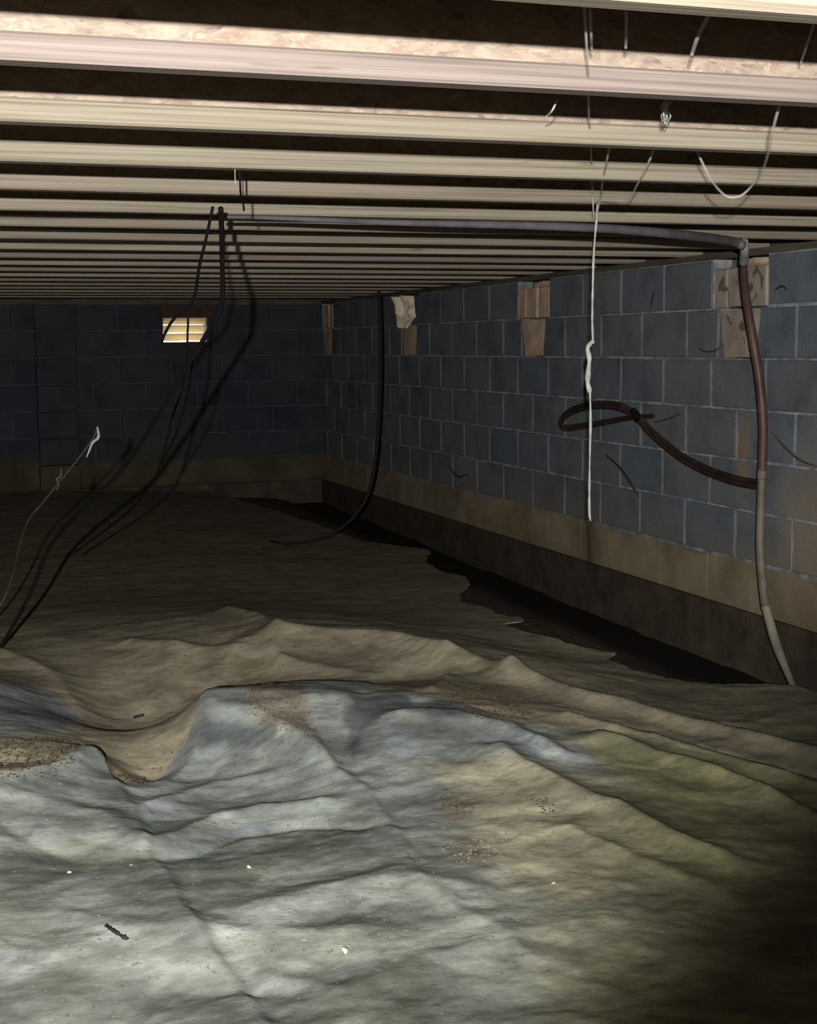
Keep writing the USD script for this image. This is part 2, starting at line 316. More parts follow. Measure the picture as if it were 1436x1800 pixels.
def relief(P):
    P = np.atleast_2d(P)[:, :2]; z = base_z(P); x, y = P[:, 0], P[:, 1]; zero = np.zeros(len(P))
    w1 = meshkit.fbm(np.stack([x * 1.3, y * 1.3, zero], 1), 3, 5) - .5; w2 = meshkit.fbm(np.stack([x * 1.3, y * 1.3, zero + 9], 1), 3, 15) - .5
    def ridged(sx, sy, rot, seed):
        u, v = (x + .35 * w1) * math.cos(rot) + (y + .35 * w2) * math.sin(rot), -(x + .35 * w1) * math.sin(rot) + (y + .35 * w2) * math.cos(rot)
        return 1 - np.abs(2 * meshkit.fbm(np.stack([u * sx, v * sy, zero + seed], 1), 3, seed) - 1)
    near = np.clip((6.5 - y) / 3.0, 0, 1)
    z = z + (0.019 * (ridged(1.5, 3.4, 0.25, 21) - .75) + 0.007 * (ridged(3.5, 7, -0.35, 31) - .75) + 0.003 * (ridged(9, 17, 0.5, 41) - .75)) * (0.35 + 0.65 * near)
    z = z + 0.004 * (meshkit.fbm(np.stack([x * 30, y * 30, zero], 1), 3, 51) - .5) * (0.3 + 0.7 * near)
    for L, h, w, kind in FOLDS:
        lo, hi = L.min(0) - 5 * w, L.max(0) + 5 * w
        k = np.where((x > lo[0]) & (x < hi[0]) & (y > lo[1]) & (y < hi[1]))[0]
        if not len(k): continue
        d, s = seg_dist(P[k], L)
        if kind == 'ridge': z[k] += h * np.exp(-(np.abs(d) / w) ** 1.4)
        else: z[k] += h * np.where(s < 0, np.exp(-(d / (w * 1.8)) ** 1.2), np.exp(-(d / 0.016) ** 2))
    return np.maximum(z, 0.015)
SHORE = [(-60,838),(100,842),(210,849),(350,868),(450,898),(560,928),(640,953),(700,958),(755,962),(748,985),(770,1000),(822,1012),(828,1024),(806,1042),(812,1055),(868,1068),(872,1074),(912,1078),(918,1084),(884,1092),(905,1104),(955,1116),(1000,1127),(1040,1134),(1082,1138),(1068,1148),(1085,1163),(1110,1174),(1160,1187),(1210,1192),(1290,1189),(1340,1192),(1385,1192),(1436,1207),(1490,1225)]
shore = np.array([atz(x, y, 0.06)[:2] for x, y in SHORE]); shore[:, 1] = np.minimum(shore[:, 1], 11.25)
sheet_poly = np.vstack([[-1.55, 11.25], shore, [2.95, 3.0], [2.95, 0.25], [-1.55, 0.25]])
GREY = [(-60,1395),(60,1368),(110,1352),(165,1328),(182,1350),(200,1382),(262,1386),(295,1360),(325,1325),(350,1278),(352,1245),(365,1225),(400,1216),(480,1208),(545,1195),(605,1208),(660,1208),(760,1232),(880,1262),(955,1282),(1060,1290),(1160,1312),(1290,1350),(1400,1382),(1500,1412)]
grey_poly = np.vstack([line(GREY), [2.85, 2.6], [2.7, 0.3], [-1.5, 0.3], [-1.5, 3.6]])
COLS = np.unique(np.concatenate([np.linspace(-1.6, -.12, 50), np.linspace(-.12, .80, 640), np.linspace(.8, 3.0, 90)]))
ROWS = np.geomspace(0.3, 11.25, 880)
def fan(cols, rows):
    X = np.clip(rows[:, None] * cols[None, :], -1.55, 3.12); Y = np.broadcast_to(rows[:, None], X.shape)
    n, k = X.shape; i = np.arange(n * k).reshape(n, k)
    F = np.stack([i[:-1, :-1], i[:-1, 1:], i[1:, 1:], i[1:, :-1]], -1).reshape(-1, 4); return np.stack([X.ravel(), Y.ravel()], 1), F
FP, FQ = fan(COLS, ROWS)
FZ = relief(FP)
def near_sdf(P, L, m=.15):
    lo, hi = L.min(0) - m, L.max(0) + m; out = np.full(len(P), -1.0); k = ((P > lo) & (P < hi)).all(1); out[k] = sdf(P[k], L); return out
def n3(P, s, seed, o=4): return meshkit.fbm(np.stack([P[:, 0] * s, P[:, 1] * s, np.zeros(len(P))], 1), o, seed)
def sm(v, a, b): t = np.clip((v - a) / (b - a), 0, 1); return t * t * (3 - 2 * t)
def poly(px):
    d = np.array([ray(*p) for p in px]); z = np.full(len(d), .18)
    for _ in range(25):
        P = d * ((z - CZ) / d[:, 2])[:, None]; z = .6 * z + .4 * relief(P[:, :2])
    return P[:, :2]
def lerp(a, b, t): return a * (1 - t[:, None]) + np.asarray(b) * t[:, None]
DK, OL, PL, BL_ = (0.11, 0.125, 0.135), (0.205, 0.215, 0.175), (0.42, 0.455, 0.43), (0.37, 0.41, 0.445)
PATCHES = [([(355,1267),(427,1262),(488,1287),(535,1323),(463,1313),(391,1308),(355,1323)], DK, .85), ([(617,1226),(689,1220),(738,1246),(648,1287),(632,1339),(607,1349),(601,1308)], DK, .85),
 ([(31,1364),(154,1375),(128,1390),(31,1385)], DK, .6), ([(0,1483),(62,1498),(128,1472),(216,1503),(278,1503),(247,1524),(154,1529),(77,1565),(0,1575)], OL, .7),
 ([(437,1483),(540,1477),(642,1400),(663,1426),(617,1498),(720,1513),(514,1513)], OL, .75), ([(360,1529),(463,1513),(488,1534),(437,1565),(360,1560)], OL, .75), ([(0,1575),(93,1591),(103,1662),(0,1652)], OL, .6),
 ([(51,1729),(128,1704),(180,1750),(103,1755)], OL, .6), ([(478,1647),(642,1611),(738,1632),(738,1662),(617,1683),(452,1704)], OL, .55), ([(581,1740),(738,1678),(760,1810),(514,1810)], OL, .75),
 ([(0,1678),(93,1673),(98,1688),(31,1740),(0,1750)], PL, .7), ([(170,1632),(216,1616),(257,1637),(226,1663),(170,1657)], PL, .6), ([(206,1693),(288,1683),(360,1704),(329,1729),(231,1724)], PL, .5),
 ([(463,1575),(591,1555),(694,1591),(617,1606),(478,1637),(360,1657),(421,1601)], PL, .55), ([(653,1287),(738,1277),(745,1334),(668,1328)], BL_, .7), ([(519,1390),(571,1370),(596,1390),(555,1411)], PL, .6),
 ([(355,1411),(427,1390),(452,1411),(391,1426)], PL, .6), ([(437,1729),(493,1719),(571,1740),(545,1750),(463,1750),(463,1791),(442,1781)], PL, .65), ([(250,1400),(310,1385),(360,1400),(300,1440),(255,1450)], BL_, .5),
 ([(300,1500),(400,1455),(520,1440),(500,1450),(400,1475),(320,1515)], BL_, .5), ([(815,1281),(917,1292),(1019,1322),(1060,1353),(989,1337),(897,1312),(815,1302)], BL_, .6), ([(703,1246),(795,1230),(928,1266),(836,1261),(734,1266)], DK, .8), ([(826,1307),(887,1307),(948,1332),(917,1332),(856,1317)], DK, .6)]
def tones(P, grey):
    """The sheets' colour: bare grey plastic, pale dust, tan silt, darker patches, painted falloff at right."""
    n1, n2, n3_, n4 = n3(P, 3.0, 61), n3(P, 8.0, 71), n3(P, 1.2, 81), n3(P, 20.0, 91)
    tan = lerp(np.tile((0.32, 0.285, 0.205), (len(P), 1)), (0.46, 0.41, 0.30), sm(n1, .35, .65))
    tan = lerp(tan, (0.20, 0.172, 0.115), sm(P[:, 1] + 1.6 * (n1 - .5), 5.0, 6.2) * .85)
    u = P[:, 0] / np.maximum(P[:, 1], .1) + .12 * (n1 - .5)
    tan = lerp(tan, (0.185, 0.17, 0.115), sm(u, .44, .58) * sm(P[:, 1], 6.0, 4.5) * .85)  # beam falloff towards the right, painted into the tan colour
    if not grey:
        w = sdf(P, poly([(-60,1190),(40,1200),(85,1215),(145,1262),(150,1285),(60,1292),(-60,1292)])) + .10 * (n2 - .5)
        return lerp(tan, (0.30, 0.32, 0.34), sm(w, -.02, .05))
    g = lerp(np.tile((0.275, 0.305, 0.295), (len(P), 1)), (0.385, 0.42, 0.39), sm(n2 * .6 + n1 * .4, .42, .60))
    g = lerp(g, (0.21, 0.23, 0.235), sm(n3_ * .4 + n2 * .6, .48, .60) * .75)
    g = lerp(g, (0.285, 0.30, 0.245), sm(P[:, 1], 3.2, 2.4) * .55)
    silt = sdf(P, poly([(760,1345),(830,1330),(960,1340),(1120,1400),(1300,1470),(1436,1600),(1300,1560),(1050,1600),(860,1560),(800,1500),(760,1420)])) + .22 * (n1 - .5) + .08 * (n4 - .5)
    right = sdf(P, poly([(900,1215),(1010,1300),(1100,1400),(1100,1520),(1000,1700),(960,1900),(1900,1900),(1700,1200)])) + .35 * (n1 - .5)
    s = np.maximum(sm(silt, -.03, .10), sm(right, -.05, .25))
    g = lerp(g, (0.42, 0.395, 0.29), s)
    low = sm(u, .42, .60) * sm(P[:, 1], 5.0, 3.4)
    g = lerp(g, (0.17, 0.168, 0.085), low * .9)  # olive tint, darkened further to paint the beam's falloff
    for px, k in (([(395,1215),(480,1210),(545,1235),(570,1300),(520,1320),(440,1270),(380,1240)], .75), ([(800,1212),(880,1205),(950,1240),(900,1275),(820,1262)], .8), ([(765,1400),(800,1380),(830,1450),(860,1530),(800,1525)], .5)):
        g = lerp(g, (0.24, 0.19, 0.135), sm(near_sdf(P, poly(px)) + .09 * (n4 - .5) + .06 * (n2 - .5), -.02, .05) * k)
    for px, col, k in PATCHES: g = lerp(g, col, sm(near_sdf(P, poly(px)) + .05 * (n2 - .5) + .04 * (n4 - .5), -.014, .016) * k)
    st = n3(np.stack([P[:, 0] * .9 - P[:, 1] * .15, P[:, 1] * 2.6 + P[:, 0] * .5], 1), 3.2, 131, 5)
    g = g * (0.74 + 0.56 * sm(st, .30, .70))[:, None]
    return np.clip(g, 0.02, 0.75)
def sheet(name, keep, lift, grey, edge, **kw):
    used = np.unique(FQ[keep]); idx = np.full(len(FP), -1); idx[used] = np.arange(len(used)); q = idx[FQ[keep]]
    P = FP[used].copy(); Z = FZ[used].copy(); e0 = edge(P); out = np.where(e0 < 0)[0]
    for _ in range(3):      # the outermost points slide onto the sheet's outline
        p = P[out]; h = 1e-3; e = edge(p); gr = np.stack([edge(p + [h, 0]) - e, edge(p + [0, h]) - e], 1) / h
        st = e[:, None] * gr / np.maximum((gr ** 2).sum(1, keepdims=True), .25); l = np.linalg.norm(st, axis=1, keepdims=True)
        P[out] = p - st * np.minimum(1, .03 / np.maximum(l, 1e-9))
    Z[out] = relief(P[out])
    V = np.column_stack([P, Z + lift]); F = np.vstack([q[:, [0, 1, 2]], q[:, [0, 2, 3]]])
    # the rim turns down, so that the sheet has an edge
    e = np.sort(np.vstack([F[:, [0, 1]], F[:, [1, 2]], F[:, [2, 0]]]), 1); u, first, c = np.unique(e, axis=0, return_index=True, return_counts=True)
    d = np.vstack([F[:, [0, 1]], F[:, [1, 2]], F[:, [2, 0]]])[first[c == 1]]
    rim = np.unique(d); k = np.full(len(V), -1); k[rim] = np.arange(len(rim)); t0, b0 = len(V) + k, len(V) + len(rim) + k
    V2 = np.vstack([V, V[rim], V[rim] - [0, 0, lift + .006]]); a, b = d[:, 0], d[:, 1]
    F2 = np.vstack([F, np.stack([t0[b], t0[a], b0[a]], 1), np.stack([t0[b], b0[a], b0[b]], 1)])
    p = obj(name, (V2, F2), M['sheet'], smooth=True, **kw)
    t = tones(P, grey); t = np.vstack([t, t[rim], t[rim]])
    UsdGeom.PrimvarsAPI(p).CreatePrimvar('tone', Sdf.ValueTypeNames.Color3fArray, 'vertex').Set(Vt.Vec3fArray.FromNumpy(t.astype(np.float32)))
    return p
def tan_edge(P): return sdf(P, sheet_poly) + .05 * (n3(P, 12, 101) - .5)
def grey_edge(P): return sdf(P, grey_poly) + .03 * (n3(P, 12, 101) - .5)
area = np.abs((FP[FQ[:, 2], 0] - FP[FQ[:, 0], 0])) > 1e-6
_t, _g = tan_edge(FP), grey_edge(FP)
in_tan = (_t[FQ] > 0).any(1) & area
under_grey = (_g[FQ] > .08).all(1)
in_grey = (_g[FQ] > 0).any(1) & in_tan

# ------------------------------------------------------------------ the setting
fx, fy = np.linspace(-1.6, WX, 90), np.linspace(-1.5, 11.35, 200)
SX, SY = np.meshgrid(fx, fy); sp = np.stack([SX.ravel(), SY.ravel()], 1)
sz = np.minimum(base_z(sp) - .035, .12) - .02; sz = sz - sm(sp[:, 0], 2.62, 3.0) * .05 + .03 * (n3(sp, 3, 5) - .5) * 1.0
tr = sp[:, 0] > 2.85; sz[tr] = np.minimum(sz[tr], -.02)
i = np.arange(len(sp)).reshape(SX.shape); SF = np.stack([i[:-1, :-1], i[:-1, 1:], i[1:, 1:], i[1:, :-1]], -1).reshape(-1, 4)
floor_top = np.column_stack([sp, np.minimum(sz, .15)])
obj('floor', (floor_top, SF), M['soil'], smooth=True, kind='structure', label='bare dark soil of the crawl space showing along the right wall', cat='floor')
sheet('plastic_ground_sheet', in_tan & ~under_grey, 0.0, False, tan_edge, label='brown silt-covered plastic sheet spread over the far crawl space floor', cat='plastic sheet')
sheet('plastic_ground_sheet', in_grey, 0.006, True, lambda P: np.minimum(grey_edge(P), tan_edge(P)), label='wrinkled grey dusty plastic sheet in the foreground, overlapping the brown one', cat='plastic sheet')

# walls of concrete blocks, one mesh per block
BL, BH, JT = 0.4064, 0.2032, 0.011
POCKETS = [(5.0815, .2032), (7.1135, .2032), (9.1455, .2032), (11.13, .15)]
def cut(a, b, holes):
    out = [(a, b)]
    for h0, h1 in holes: out = [(p, q) for s, e in out for p, q in ((s, min(e, h0)), (max(s, h1), e)) if q - p > .035]
    return out
wr = thing('wall_right', 'long grey-blue concrete block wall along the right side', 'wall', kind='structure')
mort = []
for c in range(7):
    z0 = Z7 + c * BH; z1 = z0 + BH
    holes = []
    if c == 6: holes = [(y - w, y + w) for y, w in POCKETS]
    if c == 5: holes = [(y - w * .75, y + w * .75) for y, w in POCKETS]
    for a, b in cut(-1.5, 11.54, holes): mort.append(box(WX + (.005 if c else .0005), WX + .185, a, b, z0, z1))
    off = 8.739 + (BL / 2 if c % 2 == 0 else 0)
    k0 = math.floor((-1.5 - off) / BL)
    for k in range(k0, k0 + 35):
        ya, yb = off + k * BL, off + (k + 1) * BL
        for a, b in cut(max(ya, -1.5), min(yb, 11.54), holes):
            if b - a < .03: continue
            dx = rng.uniform(-.002, .0025) if c else rng.uniform(-.0008, .0004)
            obj('concrete_block', chamfer(WX + dx, WX + .19, a + JT / 2, b - JT / 2, z0 + JT / 2 - .001, z1 - JT / 2 + .001, .005, .0012), M['block'], wr)
obj('mortar', trimesh.util.concatenate(mort), M['mortar'], wr, label='pale mortar joints')
sm_rng = np.random.default_rng(3)
for i, (y, w) in enumerate(POCKETS):
    zc5, zc6, zt = Z7 + 5 * BH, Z7 + 6 * BH, Z7 + 7 * BH
    top = zt - (.04 if i < 2 else .012 if i == 3 else .17)
    mat = M['filler_grey'] if i == 0 else M['filler']
    # the blocked vent: pieces of tan brick set a little back, the lower ones in a mortar funnel
    xs = WX + .003
    if i != 2:
        cuts = [-w, -w * .28, w * .46, w]
        for a, b in zip(cuts[:-1], cuts[1:]):
            obj('filler_brick', chamfer(xs + sm_rng.uniform(-.006, .006), xs + .085, y + a + .004, y + b - .004, zc6 + .004, top, .006, .002), mat, wr)
    wl = w * .75
    lowp = [(y - wl, zc6 - .005), (y + wl, zc6 - .005), (y + wl * .72, zc5 + .006), (y - wl * .80, zc5 + .006)]
    V = [(x, p, q) for x in (xs + .004, xs + .09) for p, q in lowp] + [(xs - .004, y, (zc5 + zc6) / 2)]
    obj('filler_brick', hull(np.array(V)), mat, wr)
    obj('backing_block', chamfer(WX + .09, WX + .186, y - w - .004, y + w + .004, zc6 - .01, zt - .001, .003), M['block'], wr)
    obj('backing_block', chamfer(WX + .09, WX + .186, y - wl - .004, y + wl + .004, zc5 - .002, zc6 - .005, .003), M['block'], wr)
    # mortar that closes the funnel's sides
    for s in (-1, 1):
        k = .80 if s < 0 else .72
        V = [(x, p, q) for x in (WX + .006, WX + .18) for p, q in [(y + s * wl, zc5), (y + s * wl * k, zc5), (y + s * wl, zc6 - .01)]]
        obj('mortar_wedge', hull(np.array(V)), M['block'], wr)
wb = thing('wall_back', 'dark grey-blue concrete block wall at the far end', 'wall', kind='structure')
YB = 11.35; mort = []; VX0, VX1, VZ0, VZ1 = 1.885, 2.235, 1.298, 1.487
for c in range(7):
    z0 = Z7 + c * BH; z1 = z0 + BH
    holes = [(VX0, VX1)] if c >= 5 else []
    for a, b in cut(-1.6, WX, holes): mort.append(box(a, b, YB + .005, YB + .185, z0, z1))
    if c == 5:
        mort += [box(VX0, VX1, YB + .005, YB + .185, z0, VZ0)]
    if c == 6:
        mort += [box(VX0, VX1, YB + .005, YB + .185, VZ1, z1)]
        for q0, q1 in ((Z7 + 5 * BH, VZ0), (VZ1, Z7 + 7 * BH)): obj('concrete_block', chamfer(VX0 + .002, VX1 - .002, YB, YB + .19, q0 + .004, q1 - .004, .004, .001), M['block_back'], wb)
    off = WX - (BL / 2 if c % 2 else 0)
    for k in range(13):
        xa, xb = off - (k + 1) * BL + BL, off - k * BL + BL
        for a, b in cut(max(xa, -1.6), min(xb, WX), holes):
            if b - a < .05: continue
            dy = rng.uniform(-.002, .002)
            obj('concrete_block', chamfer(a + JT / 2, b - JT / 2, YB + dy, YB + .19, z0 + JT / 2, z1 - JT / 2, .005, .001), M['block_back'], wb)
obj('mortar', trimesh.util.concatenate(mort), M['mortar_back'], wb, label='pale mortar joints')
pil = thing('pilaster', 'stacked block pilaster standing against the far wall, left of the vent', 'pilaster', kind='structure')
for c in range(7):
    z0 = Z7 + c * BH; w = .004 * (c % 2)
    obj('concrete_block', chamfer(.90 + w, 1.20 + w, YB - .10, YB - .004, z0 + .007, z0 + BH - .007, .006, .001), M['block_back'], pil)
obj('wall_left', box(-1.8, -1.6, -1.5, 11.55, -.1, 1.9), M['shell'], kind='structure', label='block wall on the left, outside the photograph', cat='wall')
AX0, AX1, AZ0, AZ1 = -1.0, -.15, .50, 1.22  # unseen opening, added so daylight fills the shadows near the camera
obj('wall_front', trimesh.util.concatenate([box(-1.8, AX0, -1.7, -1.5, -.1, 1.9), box(AX1, 3.35, -1.7, -1.5, -.1, 1.9), box(AX0, AX1, -1.7, -1.5, -.1, AZ0), box(AX0, AX1, -1.7, -1.5, AZ1, 1.9)]), M['shell'], kind='structure', label='block wall behind the photographer with an added opening that lets in fill daylight', cat='wall')
obj('ground_outside', box(-12, 18, -30, -1.75, .2, .4), M['grade'], label='ground outside the added opening behind the photographer', cat='ground', kind='structure')
obj('footing', trimesh.util.concatenate([box(WX - .012, WX + .3, -1.5, 11.4, -.25, Z7 - .002), box(-1.6, WX, YB - .012, YB + .3, -.25, Z7 - .002)]), M['footing'], kind='structure', label='dark concrete footing under the block walls', cat='footing')
obj('sill_plate', box(WX + .02, WX + .16, -1.5, 11.5, Z7 + 7 * BH, ZJ), M['sill'], label='dark treated timber sill plate on top of the right wall', cat='sill plate', kind='structure')
obj('sill_plate', box(-1.6, WX + .02, YB + .02, YB + .16, Z7 + 7 * BH, ZJ), M['sill'], label='dark treated timber sill plate on top of the far wall', cat='sill plate', kind='structure')
obj('rim_board', trimesh.util.concatenate([box(WX + .13, WX + .16, -1.5, 11.5, ZJ, ZJ + .241), box(-1.6, WX + .13, YB + .13, YB + .16, ZJ, ZJ + .241)]), M['sill'], label='dark rim board closing the joist ends', cat='rim board', kind='structure')
obj('ceiling', box(-1.8, 3.5, -1.7, 11.7, ZJ + .241, ZJ + .265), M['subfloor'], label='wooden subfloor boards lying on the joists', cat='subfloor', kind='structure')
obj('ground_outside', box(-12, 18, 11.75, 40, .55, .75), M['grade'], label='sunlit ground outside beyond the vent', cat='ground', kind='structure')

# ------------------------------------------------------------------ floor joists
Y0, SP, FW, FH = 1.4907, 0.5145, 0.045, 0.038
ORD = ['first', 'second', 'third', 'fourth', 'fifth', 'sixth', 'seventh', 'eighth', 'ninth', 'tenth', 'eleventh', 'twelfth', 'thirteenth', 'fourteenth', 'fifteenth', 'sixteenth', 'seventeenth', 'eighteenth', 'nineteenth']
LOOK = {0: 0, 1: 1, 2: 2, 3: 2, 4: 3, 5: 2, 6: 3}
SPECIAL = {0: 'cream wooden floor joist cut by the top right corner, nearest of all', 1: 'pinkish wooden floor joist with a tall band of strand board, second from the camera', 2: 'straw-coloured wooden floor joist with a thin sliver of strand board, third from the camera'}
for n in range(-3, 19):
    yr = Y0 + n * SP; mt = WOODS[LOOK.get(n, n % 4)]
    lab = SPECIAL.get(n) or (f'tan wooden floor joist overhead, {ORD[n]} from the camera' if n >= 0 else f'wooden floor joist overhead behind the frame, {ORD[-n-1]} before the nearest visible one')
    j = thing('floor_joist', lab, 'joist', 'floor joists in a row overhead', loc=(0, yr, ZJ))
    x0, x1 = -1.59, WX + .12; d = rng.uniform(-.002, .002)
    obj('bottom_flange', chamfer(x0, x1, -FW, 0, 0, FH + d, .004), mt, j)
    obj('web', box(x0, x1, -FW / 2 - .005, -FW / 2 + .005, FH - .004, .241 - FH + .004), M['osb'], j)
    obj('top_flange', chamfer(x0, x1, -FW, 0, .241 - FH, .2405, .002), mt, j)

# ------------------------------------------------------------------ far vent
v = thing('louvre_vent', 'glowing louvred vent high in the far wall', 'vent')
obj('frame', trimesh.util.concatenate([chamfer(VX0 - .02, VX1 + .05, YB - .014, YB - .003, VZ1, Z7 + 7 * BH - .006, .003), chamfer(VX0 - .02, VX1 + .03, YB - .014, YB - .003, VZ0 - .05, VZ0, .003)]), M['vent_wood'], v, label='dark board above and below the slats')
for k in range(3):
    zt = VZ1 - k * .063; V = []
    pts = [(YB + .02, zt + .004), (YB + .07, zt - .050), (YB + .07, zt - .053), (YB + .02, zt + .001)]
    V = [(x, y, z) for x in (VX0, VX1 - (.015 if k == 1 else 0)) for y, z in pts]
    obj('slat', hull(np.array(V)), M['blade'], v)

# the kraft paper stuffed in the third opening of the right wall
def crumple(c, ry, rz, seed):
    g = np.linspace(-1, 1, 26); A, B = np.meshgrid(g, g); P = np.stack([A.ravel(), B.ravel(), np.zeros(A.size)], 1)
    rr = np.maximum(np.abs(P[:, 0]), np.abs(P[:, 1])); n = 1 - np.abs(2 * meshkit.fbm(P * .75 + seed, 2, seed) - 1)
    yy = c[1] + ry * P[:, 0] * (1 - .45 * np.clip(-P[:, 1], 0, 1) ** 2); zz = c[2] + rz * P[:, 1]; xx = c[0] + .09 * (n - .7) - .03 * P[:, 0]
    V = np.stack([xx, yy, zz], 1); i = np.arange(A.size).reshape(A.shape); F = np.stack([i[:-1, :-1], i[1:, :-1], i[1:, 1:], i[:-1, 1:]], -1).reshape(-1, 4)
    F = np.vstack([F[:, [0, 1, 2]], F[:, [0, 2, 3]]]); W2 = V + [.004, 0, 0]; b = np.concatenate([i[0], i[:, -1], i[-1][::-1], i[::-1, 0]])
    S = []
    for p, q in zip(b[:-1], b[1:]):
        if p != q: S += [[p, q, q + len(V)], [p, q + len(V), p + len(V)]]
    return np.vstack([V, W2]), np.vstack([F, F[:, ::-1] + len(V), np.array(S)])
obj('crumpled_paper', crumple((WX - .01, 9.25, 1.475), .115, .105, 4), M['paper'], smooth=40, label='crumpled pale paper stuffed in a wall opening below the joists', cat='paper')
for i, (y, w) in enumerate(POCKETS[:2]):
    P = [(WX + .05, y - w * .9, Z7 + 7 * BH - .012), (WX + .03, y - w * .3, Z7 + 7 * BH - .006), (WX + .03, y + w * .2, Z7 + 7 * BH - .016), (WX + .05, y + w * .5, Z7 + 7 * BH - .038)]
    V = []
    for x in (0, .05):
        for p in P: V += [np.array(p) + [x, 0, 0], np.array(p) + [x, 0, -.02]]
    obj('foam_strip', hull(np.array(V)), M['filler'], label=['tan curved strip on top of the blocked vent behind the brown conduit', 'tan curved strip on top of the blocked vent left of the white string'][i], cat='strip')

# ------------------------------------------------------------------ pipes and cables
P = spline([atz(388, 381, 1.604)] + [atz(x, y, z) for x, y, z in ((480, 383, 1.606), (600, 388, 1.606), (718, 392, 1.605), (860, 395, 1.604), (1000, 399, 1.603), (1100, 404, 1.602), (1200, 413, 1.601))] + [atx(1285, 424, 2.76), atx(1306, 432, 2.82)], 10)
ur = thing('overhead_pipe', 'dusty purple-grey pipe running below the joists to the right wall', 'pipe')
obj('tube', tube(P, interp_r(len(P), [.005, .008, .012, .0155, .017]), 12), M['bundle'], ur, smooth=True)
PX = [2.84, 2.90, 2.95, 3.0, 3.04, 3.06, 3.07]
A = [atx(x, y, X) for (x, y), X in zip([(1308, 428), (1307, 450), (1308, 490), (1313, 535), (1324, 600), (1335, 670), (1341, 740)], PX)] + [atx(1341, 790, 3.075), atx(1339, 838, 3.075)]
cd = thing('wall_conduit', 'brown conduit dropping down the right wall from the overhead pipe to the soil', 'conduit')
a = spline(A, 10); obj('upper_tube', tube(a, interp_r(len(a), [.013, .014, .016, .0175, .0185, .0185, .017]), 12), M['brown_pipe'], cd, smooth=True)
b = spline([atx(1339, 838, 3.075), atx(1337, 900, 3.075), atx(1336, 960, 3.07), atx(1340, 1020, 3.06), atx(1346, 1072, 3.05)], 10)
obj('lower_tube', tube(b, interp_r(len(b), [.016, .0165, .017, .0175]), 12), M['grey_pipe'], cd, smooth=True, label='grey-tan lower tube')
b = spline([atx(1346, 1066, 3.05), atx(1352, 1090, 3.045), atx(1362, 1125, 3.03), atx(1374, 1158, 3.01), atx(1388, 1192, 2.98), atx(1396, 1212, 2.96)], 10)
obj('bottom_sleeve', tube(b, interp_r(len(b), [.0165, .018, .018, .013, .011]), 12), M['pale_pipe'], cd, smooth=True, label='pale greenish sleeve bent at the bottom')
e = spline([atx(1307, 424, 2.83), atx(1309, 440, 2.85), atx(1307, 462, 2.90)], 8); obj('elbow_wrap', tube(e, .0165, 12), M['tape'], cd, smooth=True, label='pale grey wrapped elbow')
k = spline([atx(1340, 826, 3.075), atx(1339.5, 834, 3.075), atx(1339, 842, 3.075)], 4); obj('clamp', tube(k, .0195, 12), M['grey_pipe'], cd, smooth=True)
BR = [(1338,852,3.07),(1300,846,3.07),(1255,832,3.08),(1205,808,3.08),(1165,778,3.08),(1137,752,3.07),(1118,730,3.05),(1090,715,3.03),(1060,711,3.02),(1025,715,3.02),(997,727,3.03),(985,744,3.05),(995,752,3.08),(1030,748,3.11),(1070,741,3.12),(1110,734,3.12),(1148,731,3.13)]
C = spline([atx(x, y, X) for x, y, X in BR], 10); T = np.gradient(C, axis=0); T /= np.linalg.norm(T, axis=1, keepdims=True)
N = np.cross(T, np.array([1.0, 0, 0])); N /= np.maximum(np.linalg.norm(N, axis=1, keepdims=True), 1e-6)
hs = thing('looped_hose', 'dark brown twin hose looping out from the wall conduit', 'hose')
taper = interp_r(len(C), [.0105, .011, .011, .010, .0095, .009, .0085, .008, .006])
off = interp_r(len(C), [.010, .010, .010, .009, .009, .009, .008, .006, .004])[:, None]
obj('tube', tube(C + N * off, taper, 10), M['dark_hose'], hs, smooth=True); obj('tube', tube(C - N * off, taper, 10), M['dark_hose'], hs, smooth=True)
kk = spline([atx(1122, 738, 3.045), atx(1119, 731, 3.045), atx(1112, 722, 3.04)], 4); obj('tie', tube(kk, .017, 10), M['black_rubber'], hs, smooth=True)

def cable(name, pts, r, mat, label, cat='cable', n=12, parts=None):
    c = spline([aty(x, y, Y) for x, y, Y in pts], n)
    return obj(name, tube(c, interp_r(len(c), r) if isinstance(r, list) else r, 8), mat, smooth=True, label=label, cat=cat)
cable('hanging_cable', [(388,366,3.62),(390,420,3.70),(391,480,3.8),(391,525,3.86),(383,552,3.9),(352,606,4.0),(302,690,4.15),(255,768,4.35),(213,828,4.5),(150,890,4.7),(112,930,4.85),(82,972,5.0),(50,1050,5.1),(5,1130,5.2),(-40,1190,5.2)], .0068, M['black_rubber'], 'thick black cable hanging from a joist and sweeping down to the left')
cable('hanging_cable', [(374,364,3.60),(362,420,3.66),(350,470,3.75),(342,520,3.85),(325,545,3.9),(306,560,3.95),(292,582,4.0),(284,600,4.05)], .0042, M['black_rubber'], 'short thin black cable crossing the left end of the glowing vent')
cable('hanging_cable', [(331,540,5.0),(330,580,5.0),(327,640,5.05),(318,690,5.15),(304,730,5.2),(292,780,5.3),(280,820,5.4),(268,848,5.5),(235,890,5.8),(190,928,6.2),(150,958,6.4),(130,972,6.3)], .0038, M['black_rubber'], 'thin dark cable hanging straight across the middle of the vent')
cable('hanging_cable', [(352,606,4.05),(340,630,4.2),(334,670,4.4),(326,710,4.6),(310,760,4.9),(296,790,5.2),(284,818,5.4)], .0032, M['black_rubber'], 'thinnest dark cable splitting from the thick black cable below the vent')
